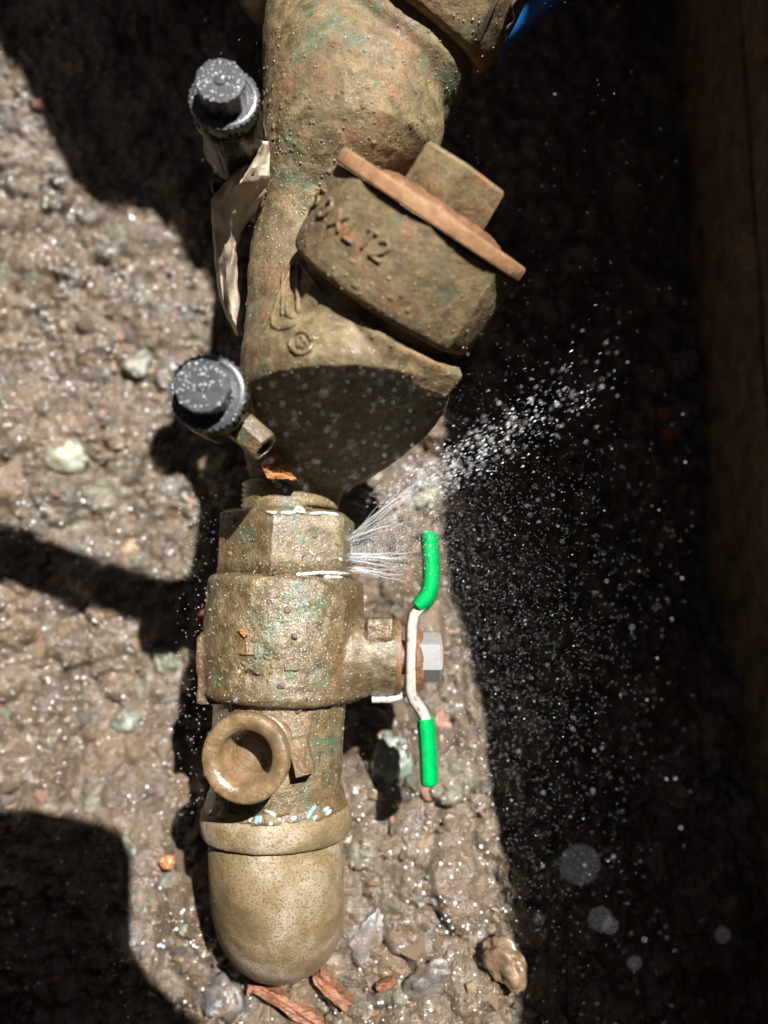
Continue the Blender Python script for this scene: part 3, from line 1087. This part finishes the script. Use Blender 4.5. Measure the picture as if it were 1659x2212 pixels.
tag(strip, 'torn off white plastic strip hanging from the upper test cock', 'plastic strip')

# ------------------------------------------------------------------ pipe pieces at the top edge
cp = thing('pipe_coupling', P(545, -10, -30), 'shaded brown round pipe fitting behind the valve body at the top edge', 'pipe fitting')
pc = P(575, -15, -8)
o = make('fitting', lathe([(-2, 10), (0, 15), (6, 18.5), (22, 19), (40, 18.5), (42, 14)], pc + Vector((6, -8, 0)), (-0.12, 0.95, 0.1), 48), M['port'], cp)
bake(o, sub=1, disp=((10, 1.2), (3, 0.4)))
bp = make('blue_pipe', tube([P(1060, 105, -14), P(1098, 72, -8), P(1140, 36, -2), P(1185, -4, 4), P(1260, -70, 12), P(1330, -120, 14)], 4.6, 20), M['blue'])
tag(bp, 'thin bright blue plastic pipe at the top edge behind the upper cover', 'pipe')

# ------------------------------------------------------------------ loose bits
def chip(name, corners_px, zfun, th, m, label, cat, seed):
    """splintered slab: four corners in plan, uneven outline and grooved top"""
    rnd = random.Random(seed)
    A, B, C, D = [Vector(zfun(*c)) for c in corners_px]
    nu, nv = 14, 6
    top, bot = [], []
    for j in range(nv + 1):
        for i in range(nu + 1):
            u, v = i / nu, j / nv
            if i in (0, nu):
                u += rnd.uniform(-0.05, 0.05)
            if j in (0, nv):
                v += rnd.uniform(-0.07, 0.05)
            p = (A * (1 - u) + B * u) * (1 - v) + (D * (1 - u) + C * u) * v
            rid = th * (0.5 * noise.noise(Vector((i * 0.16 + seed, j * 1.7, 0.5))) + 0.12 * rnd.random())
            top.append(p + Vector((0, 0, th * 0.5 + rid)))
            bot.append(p + Vector((0, 0, -th * 0.5)))
    n = len(top)
    V = top + bot
    F = []
    w = nu + 1
    for j in range(nv):
        for i in range(nu):
            a = j * w + i
            F.append((a, a + 1, a + w + 1, a + w))
            F.append((n + a, n + a + w, n + a + w + 1, n + a + 1))
    for i in range(nu):
        F.append((i, n + i, n + i + 1, i + 1))
        a = nv * w + i
        F.append((a, a + 1, n + a + 1, n + a))
    for j in range(nv):
        a = j * w
        F.append((a, a + w, n + a + w, n + a))
        a = j * w + nu
        F.append((a, n + a, n + a + w, a + w))
    o = make(name, (V, F), m, sharp=35)
    return tag(o, label, cat)


tall = bvh_of(body, neck, hexo, bvb, tail)


def on_metal(x, y):
    l, n = hit(tall, x, y)
    return (l + n * 1.0) if l is not None else P(x, y, 20)


bcz = max((h_.z for h_ in (hit(tall, *c_)[0] for c_ in ((556, 985), (600, 980), (640, 1033), (580, 1028), (600, 1005))) if h_ is not None), default=20)
chip('bark_chip', [(553, 982), (588, 972), (642, 1036), (606, 1052)][0:1] + [(600, 978), (643, 1033), (578, 1028)], lambda x, y: P(x, y + 6, 33 - (y - 972) * 0.1), 3.0, M['bark_orange'], 'bright orange splintered bark chip lodged above the threaded neck', 'bark chip', 3)


def on_ground(lift):
    def f(x, y):
        z = -40.0
        for _ in range(4):
            p = P(x, y, z)
            z = float(ground_base(np.array([p.x]), np.array([p.y]))[0]) + 4
        p = P(x, y, z + lift)
        return p
    return f


og = on_ground(5)
chip('bark_chip', [(552, 2108), (700, 2200), (688, 2228), (545, 2132)], og, 5, M['bark_red'], 'long red brown bark chip running to the bottom edge under the elbow', 'bark chip', 5)
chip('bark_chip', [(695, 2090), (764, 2158), (742, 2182), (676, 2112)], og, 5, M['bark_red'], 'short red brown bark chip just below the elbow', 'bark chip', 8)
chip('bark_chip', [(538, 2092), (556, 2088), (560, 2140), (536, 2146)], og, 3, M['bark_red'], 'small upright red bark flake at the foot of the elbow', 'bark chip', 9)
chip('bark_chip', [(812, 2128), (850, 2108), (858, 2122), (820, 2144)], og, 3, M['bark_red'], 'small dark red bark flake in the mud beside the elbow', 'bark chip', 10)
chip('wood_splinter', [(1236, 1784), (1340, 1790), (1340, 1803), (1236, 1797)], on_ground(6), 3, M['bark_red'], 'thin brown wood splinter lying level in the dark shade', 'splinter', 11)
chip('bark_chip', [(518, 1361), (526, 1360), (537, 1372), (530, 1377)], lambda x, y: on_metal(x, y), 1.2, M['bark_orange'], 'tiny orange bark flake stuck on the ball valve body', 'bark chip', 12)
chip('bark_chip', [(1420, 882), (1446, 880), (1442, 910), (1424, 908)], on_ground(6), 3, M['bark_orange'], 'upper of two small orange flakes in the dark shade', 'bark chip', 13)
chip('bark_chip', [(1426, 932), (1456, 922), (1470, 946), (1446, 948)], on_ground(6), 3, M['bark_orange'], 'lower curled one of two small orange flakes in the dark shade', 'bark chip', 14)

# thin roots on the upper cover and beside the test cock
for pts, lab in (([(1030, 88), (1042, 60), (1060, 18), (1075, -10)], 'thin dark root lying across the upper cover'),
                 ([(1086, 90), (1090, 60), (1104, 40), (1100, 15), (1112, -5)], 'frayed root hanging at the corner of the upper cover'),
                 ([(556, 246), (572, 268), (578, 296), (566, 316)], 'hair thin root curling beside the upper test cock')):
    tt = bvh_of(cov2, body)
    pp = []
    for x, y in pts:
        l, n_ = hit(tt, x, y)
        pp.append((l + n_ * 0.7) if l is not None else P(x, y, 62))
    o = make('root', tube(bez(pp, 5), 0.45 if 'hair' in lab else 0.8, 6), M['root'])
    tag(o, lab, 'root')


# ------------------------------------------------------------------ stones
def rock_mesh(seed, npts=18, flat=0.75, bev=0.1):
    rnd = random.Random(seed)
    bm = bmesh.new()
    for i in range(npts):
        v = Vector((rnd.gauss(0, 1), rnd.gauss(0, 1), rnd.gauss(0, 1))).normalized()
        v *= rnd.uniform(0.75, 1.0)
        bm.verts.new((v.x, v.y * rnd.uniform(0.8, 1), v.z * flat))
    r = bmesh.ops.convex_hull(bm, input=bm.verts)
    bmesh.ops.delete(bm, geom=list({g for g in r['geom_interior'] + r['geom_unused'] if isinstance(g, bmesh.types.BMVert)}), context='VERTS')
    V = [v.co.copy() for v in bm.verts]
    bm.verts.index_update()
    F = [tuple(v.index for v in f.verts) for f in bm.faces]
    bm.free()
    return V, F


def smooth_rock(seed, rough=0.12, flat=0.75, sub=4):
    V, F = rock_mesh(seed, 16, flat)
    bm = bmesh.new()
    vs = [bm.verts.new(v) for v in V]
    for f in F:
        bm.faces.new([vs[i] for i in f])
    bmesh.ops.subdivide_edges(bm, edges=bm.edges[:], cuts=2, use_grid_fill=True)
    bmesh.ops.smooth_vert(bm, verts=bm.verts, factor=0.5, use_axis_x=True, use_axis_y=True, use_axis_z=True)
    bmesh.ops.subdivide_edges(bm, edges=bm.edges[:], cuts=1, use_grid_fill=True)
    for v in bm.verts:
        v.co += v.co.normalized() * (noise.noise(v.co * 3 + Vector((seed, 0, 0))) * rough + noise.noise(v.co * 9) * rough * 0.4)
    bm.verts.index_update()
    V = [v.co.copy() for v in bm.verts]
    F = [tuple(v.index for v in f.verts) for f in bm.faces]
    bm.free()
    return V, F


def rock(name, px, py, w, h, ang, m, label, cat, seed, lift=0.3, flat=0.7):
    """w, h: size as seen (px)"""
    c = on_ground(0)(px, py)
    k = (CAMH - c.z) / FPX
    V, F = smooth_rock(seed, 0.2, 1.0)
    xs = [v.x for v in V]; ys = [v.y for v in V]
    sx, sy = w * k / (max(xs) - min(xs)), h * k / (max(ys) - min(ys))
    sz = min(sx, sy) * flat
    ca, sa_ = math.cos(ang), math.sin(ang)
    W = []
    for v in V:
        x, y, z = v.x * sx, v.y * sy, v.z * sz
        W.append((c.x + x * ca - y * sa_, c.y + x * sa_ + y * ca, c.z + 1 + sz * (lift - 0.55) + z + noise.noise(Vector((x, y, z)) * 0.35) * sz * 0.22))
    o = make(name, (W, F), m)
    return tag(o, label, cat)


rock('rock', 842, 1640, 105, 120, 0.2, S_GREEN, 'pale blue green angular rock beside the lower green grip', 'rock', 21)
rock('rock', 1090, 2082, 95, 105, 0.1, STONE[0], 'brown mud covered rock jutting into the shade at the lower end', 'rock', 22, 0.6, 0.9)
rock('rock', 902, 1152, 72, 48, 0.6, S_RED, 'red stone just beside the tip of the upper green grip', 'stone', 23)
rock('rock', 950, 1580, 46, 120, -0.25, S_RED, 'long red stone behind the lower green grip', 'stone', 24)
rock('rock', 918, 938, 40, 60, 0.3, S_RED, 'small pink red stone below the corner of the valve collar', 'stone', 25)
rock('rock', 870, 1258, 45, 42, 0.2, S_RED, 'small red stone seen through the water spray', 'stone', 26)
rock('rock', 905, 1075, 110, 60, 0.5, S_YELLOW, 'yellow green stone under the rising water spray', 'stone', 27)
rock('rock', 368, 1860, 34, 32, 0.0, S_ORANGE, 'small bright orange pebble beside the elbow shadow', 'pebble', 28, 0.5, 0.9)
rock('rock', 140, 985, 150, 85, -0.2, S_PALE, 'pale green flat stone on the sunlit earth beside the lower test cock', 'stone', 29)
rock('rock', 290, 785, 85, 70, 0.4, STONE[2], 'grey square stone above the lower test cock', 'stone', 30)
rock('rock', 362, 1430, 60, 70, 0.2, S_PALE, 'pale green stone at the edge of the ball valve shadow', 'stone', 31)
rock('rock', 275, 1840, 40, 60, 0.3, STONE[2], 'green grey stone between the two black shadows', 'stone', 32)
rock('rock', 490, 2165, 120, 85, -0.4, S_SLATE, 'dark slate stone in the mud at the bottom edge', 'stone', 33)
rock('rock', 790, 2030, 70, 120, -0.5, STONE[1], 'grey upright stone leaning beside the elbow', 'stone', 34)
rock('rock', 925, 2120, 110, 75, 0.3, STONE[1], 'grey rounded stone in the mud at the lower end', 'stone', 35)
rock('rock', 820, 1560, 110, 45, -0.5, S_SLATE, 'dark grey stone above the blue green rock', 'stone', 36)
rock('rock', 255, 1560, 90, 60, 0.3, STONE[2], 'green grey flat stone in the sunlit earth beside the ball valve shadow', 'stone', 37)
rock('rock', 45, 1345, 26, 50, 0.2, S_ORANGE, 'small orange pebble by the dark band at the left edge', 'pebble', 38)
rock('rock', 280, 1185, 46, 40, 0.2, STONE[5], 'tan pebble in the sunlit earth above the dark band', 'pebble', 39)
rock('rock', 812, 1722, 28, 28, 0.2, STONE[5], 'small cream pebble below the blue green rock', 'pebble', 40, 0.8, 1)

variants = []
for i in range(18):
    v, f = rock_mesh(100 + i, random.randint(11, 17), random.uniform(0.55, 0.9))
    me = bpy.data.meshes.new('stone')
    me.from_pydata([tuple(p) for p in v], [], f)
    me.polygons.foreach_set('use_smooth', [i % 3 == 0] * len(me.polygons))
    me.materials.append(STONE[[0, 0, 0, 1, 1, 2, 0, 5, 3, 0, 4, 1, 0, 2, 5, 0, 1, 0][i]])
    variants.append(me)
rnd = random.Random(42)
count = 0
while count < 290:
    px, py = rnd.uniform(-10, 1480), rnd.uniform(-10, 2225)
    if px > 1000 and py < 1700 and rnd.random() < 0.6:
        continue
    c = on_ground(0)(px, py)
    z = gz(c.x, c.y)
    r = min(1.7 + rnd.expovariate(1 / 2.0), 8.5)
    o = bpy.data.objects.new('stone', rnd.choice(variants))
    col.objects.link(o)
    o.location = Vector((c.x, c.y, z - r * 0.15)) * S
    o.rotation_euler = (rnd.uniform(-0.5, 0.5), rnd.uniform(-0.5, 0.5), rnd.uniform(0, 6.3))
    o.scale = (r * S * rnd.uniform(0.8, 1.5), r * S * rnd.uniform(0.8, 1.2), r * S * rnd.uniform(0.6, 1.0))
    o.parent = ground
    count += 1

# finer gravel, nobody could count it
gv_, gf_ = [], []
rk = [rock_mesh(300 + i, 9, 0.8) for i in range(8)]
N_G = 7500
gxs = _rng.uniform(-232, 150, N_G)
gys = _rng.uniform(-255, 322, N_G)
gzs = ground_z(gxs, gys)[0]
for i in range(N_G):
    v, f = rk[i % 8]
    r = min(0.6 + rnd.expovariate(1 / 0.75), 3.6)
    ca, sa_ = math.cos(i * 1.7), math.sin(i * 1.7)
    n0 = len(gv_)
    for p in v:
        gv_.append((gxs[i] + (p.x * ca - p.y * sa_) * r * 1.2, gys[i] + (p.x * sa_ + p.y * ca) * r, gzs[i] + p.z * r))
    gf_ += [tuple(a + n0 for a in q_) for q_ in f]
grav = make('gravel', (gv_, gf_), STONE[0], smooth=False)
for m_ in STONE[1:]:
    grav.data.materials.append(m_)
mi = []
for i in range(N_G):
    mi += [rnd.choice((0, 0, 0, 0, 0, 1, 2, 3, 4, 5, 5))] * len(rk[i % 8][1])
grav.data.polygons.foreach_set('material_index', mi)
tag(grav, 'fine brown gravel strewn over the wet earth', 'gravel', kind='stuff')

# pebbles on the ball valve
for i, (x, y, r, lab) in enumerate(((554, 1456, 3.0, 'dark pebble stuck beside the cast letters on the ball valve'), (606, 1482, 2.2, 'dark flat pebble on the mud above the open port'),
                                    (645, 1534, 2.4, 'dark pebble on the ball valve seam'), (635, 1375, 2.3, 'dark pebble in the middle of the ball valve body'), (511, 1512, 2.6, 'dark pebble at the flat edge above the open port'))):
    l, n_ = hit(tall, x, y)
    if l is None:
        continue
    V, F = smooth_rock(60 + i, 0.1, 0.8)
    o = make('pebble', ([l + n_ * r * 0.2 + v * r * Vector((0.7, 1, 0.8)).length * 0.55 for v in V], F), S_SLATE)
    tag(o, lab, 'pebble')

# ------------------------------------------------------------------ grit and drops on metal
allm = bvh_of(body, cov1, cov2, hexo, bvb, tail, eb, ce)
rnd = random.Random(77)
pts = [(rnd.uniform(520, 1110), rnd.uniform(0, 900)) for _ in range(420)] + [(rnd.uniform(450, 780), rnd.uniform(1060, 1760)) for _ in range(260)]
V, F = drops_on(allm, pts, 0.25, 0.75, 0.8, 4)
pts = [(rnd.gauss(600, 28), rnd.gauss(235, 60)) for _ in range(45)] + [(rnd.uniform(560, 960), rnd.uniform(60, 420)) for _ in range(40)] + [(rnd.uniform(540, 900), rnd.uniform(560, 760)) for _ in range(14)] + [(rnd.uniform(470, 760), rnd.uniform(1110, 1520)) for _ in range(50)]
lumps = make('mud_lumps', drops_on(allm, pts, 0.7, 1.7, 0.25, 9), M['body'])
bake(lumps, sub=1, disp=((2.2, 1.0),))
tag(lumps, 'lumps of dried mud stuck on the brass valves', 'mud', kind='stuff')
grit = make('grit', (V, F), STONE[5])
tag(grit, 'fine tan grit stuck on the brass valves', 'grit', kind='stuff')
capt = bvh_of(k1[1], k1[2], bpy.data.objects['collar_face'], k2[1], k2[2], bpy.data.objects['collar_face.001'])
pts = []
for (cx, cy, rr) in ((470, 165, 60), (475, 205, 85), (435, 840, 75), (443, 855, 90)):
    for _ in range(95):
        a, q_ = rnd.uniform(0, 6.28), rr * math.sqrt(rnd.random())
        pts.append((cx + q_ * math.cos(a), cy + q_ * math.sin(a)))
pts += [(470 + rnd.gauss(0, 26), 166 + rnd.gauss(0, 2)) for _ in range(4)]
V1 = drops_on(capt, pts, 0.14, 0.42, 0.7, 5)
pts = [(rnd.uniform(450, 780), rnd.uniform(1060, 1760)) for _ in range(800)] + [(rnd.gauss(640, 45), rnd.gauss(1310, 110)) for _ in range(700)] + [(rnd.uniform(560, 680), rnd.gauss(420, 80)) for _ in range(160)] + [(rnd.uniform(560, 980), rnd.uniform(150, 900)) for _ in range(220)]
V2 = drops_on(allm, pts, 0.08, 0.27, 0.6, 6)
# white beads on the earth stand in for glints, pale discs out of focus
NB = 6500
bxs = _rng.uniform(-230, 75, NB)
bys = _rng.uniform(-250, 300, NB)
bzs = ground_z(bxs, bys)[0]
bV, bF = [], []
v0, f0 = sphere((0, 0, 0), 1, 1)
cl_ = vnoise(bxs + 500, bys + 500, 24, 77) + 0.5 * vnoise(bxs, bys, 8, 78)
for i in range(NB):
    if cl_[i] < 0.52 + 0.3 * rnd.random():
        continue
    r = 0.2 + 0.75 * rnd.random() ** 2.2
    n0 = len(bV)
    bV += [(bxs[i] + p.x * r, bys[i] + p.y * r, bzs[i] + 0.1 + p.z * r * 0.7) for p in v0]
    bF += [tuple(a + n0 for a in q_) for q_ in f0]
beads = make('glint_beads', join(V1, V2, (bV, bF)), M['bead'])
tag(beads, 'white beads of water standing in for sun glints on the earth, valves and black caps', 'water', kind='stuff')

# ------------------------------------------------------------------ the leak
org = [P(757, 1166, 6), P(756, 1204, 8), P(757, 1226, 8)]
jets = [(org[0], P(900, 1074, 26), 30, 0.07, 'rising fan of white water jetting from the hexagon end', 1.25),
        (org[1], P(905, 1212, 14), 14, 0.035, 'upper of two level white water jets from the hexagon end', 1.0),
        (org[2], P(890, 1250, 14), 14, 0.05, 'lower of two level white water jets from the hexagon end', 0.9)]
for o0, tgt, ns, spread, lab, ln in jets:
    V, F = [], []
    d = tgt - o0
    LL = d.length
    d.normalize()
    _, u, w = frame(d)
    for i in range(ns):
        a = rnd.gauss(0, spread * 1.5)
        b = rnd.gauss(0, spread)
        dd = (d + w * a + u * b).normalized()
        l = LL * ln * rnd.uniform(0.5, 1.2)
        s0 = o0 + w * rnd.uniform(-1.8, 1.8) + u * rnd.uniform(-1, 1) - d * 2
        t0 = rnd.uniform(0, 0.25)
        path = [s0 + dd * l * (t0 + (1 - t0) * t / 12) + w * (math.sin(t * 1.1 + i) * 0.25 + rnd.gauss(0, 0.06) + (t / 12) ** 2 * 1.5 * math.sin(i * 2.3)) + u * math.sin(t * 0.9 + 2 * i) * 0.25 for t in range(13)]
        r0 = rnd.uniform(0.05, 0.2) if i % 5 else rnd.uniform(0.25, 0.42)
        rr = [r0 * (0.7 + 0.6 * rnd.random()) * (1.0 - 0.75 * (t / 12) ** 2) for t in range(13)]
        V, F = join((V, F), tube(path, rr, 6))
    o = make('water_jet', (V, F), M['jet'])
    tag(o, lab, 'water jet', 'water jets')

# flying drops
dV, dF = [], []
v1, f1 = sphere((0, 0, 0), 1, 1)


def drop(p, r, d=None, el=1.0):
    n0 = len(dV)
    if d is not None and el > 1:
        q_ = d.normalized().to_track_quat('Z', 'Y')
        dV.extend([p + q_ @ Vector((a.x * r, a.y * r, a.z * r * el)) for a in v1])
    else:
        dV.extend([p + a * r for a in v1])
    dF.extend([tuple(a + n0 for a in q__) for q__ in f1])


def lit(p):
    return p.x < X1 - SX * (RIM - p.z) - 2


# thrown spray: large drops up the right-hand side
for i in range(1250):
    t = rnd.expovariate(2.0)
    if t > 0.85 + 0.35 * rnd.random():
        continue
    px = 850 + 430 * t + rnd.gauss(0, 30)
    py = 1085 - 265 * t + rnd.gauss(0, 8 + 46 * t)
    for _ in range(8):
        z = rnd.uniform(12, 110)
        p = P(px, py, z)
        if lit(p):
            break
    else:
        continue
    d = P(px + 30, py - 18 - 12 * (1000 - py - 0.6 * (px - 960)) / 300 * -0.2, z + 3) - p
    big = rnd.random() < 0.2 and 0.2 < t < 0.95
    drop(p, rnd.uniform(0.18, 0.36) if big else rnd.uniform(0.05, 0.12), d, rnd.uniform(1.8, 3.0) if big else rnd.uniform(4, 9))
# fine spray
for i in range(6000):
    if i % 5 == 0:
        px, py = rnd.uniform(420, 1660), rnd.uniform(0, 2212)
    else:
        px = 960 + abs(rnd.gauss(0, 190))
        py = rnd.gauss(1430, 290)
    ok = False
    for _ in range(6):
        z = rnd.uniform(5, 95)
        p = P(px, py, z)
        if lit(p) and p.z > 0:
            ok = True
            break
    if not ok:
        continue
    drop(p, rnd.uniform(0.03, 0.085) + (0.12 if rnd.random() < 0.03 else 0), Vector((1, rnd.uniform(-0.5, 0.3), 0.2)), 1.5)
# haze of droplets near the leak and drops hanging in front of the shaded body
for i in range(9000):
    u_ = rnd.random()
    px = 757 + min(rnd.expovariate(1 / 120), 600)
    py = 1195 + (px - 757) * rnd.gauss(-0.25, 0.42) + rnd.gauss(0, 14)
    p = P(px, py, rnd.uniform(-15, 50))
    drop(p, rnd.uniform(0.025, 0.075) + (0.07 if rnd.random() < 0.05 else 0), P(px, py, p.z) - org[1], rnd.uniform(1, 3))
for i in range(220):
    px, py = rnd.uniform(530, 960), rnd.uniform(790, 1060)
    drop(P(px, py, rnd.uniform(90, 128)), rnd.uniform(0.05, 0.17))
for i in range(260):
    px, py = rnd.uniform(380, 470), rnd.uniform(1060, 1760)
    drop(P(px, py, rnd.uniform(10, 70)), rnd.uniform(0.08, 0.17))
# a few drops close to the lens, thrown far out of focus
for px, py, z, r in ((1252, 1868, 236, 0.62), (1296, 1985, 200, 0.55), (1318, 2000, 170, 0.5), (1370, 2080, 160, 0.4), (1165, 1985, 150, 0.35), (1365, 1355, 110, 0.45), (1303, 1195, 100, 0.3), (1145, 1112, 105, 0.34),
                     (1090, 880, 120, 0.3), (700, 850, 150, 0.42), (590, 830, 140, 0.34), (760, 960, 150, 0.36), (640, 920, 130, 0.3), (430, 690, 150, 0.35), (1560, 2020, 170, 0.35), (1420, 1310, 120, 0.25)):
    drop(P(px, py, z), r * 0.56)
spray = make('water_spray', (dV, dF), M['drop'])
tag(spray, 'sunlit water drops flying from the leak across the pit', 'water', kind='stuff')
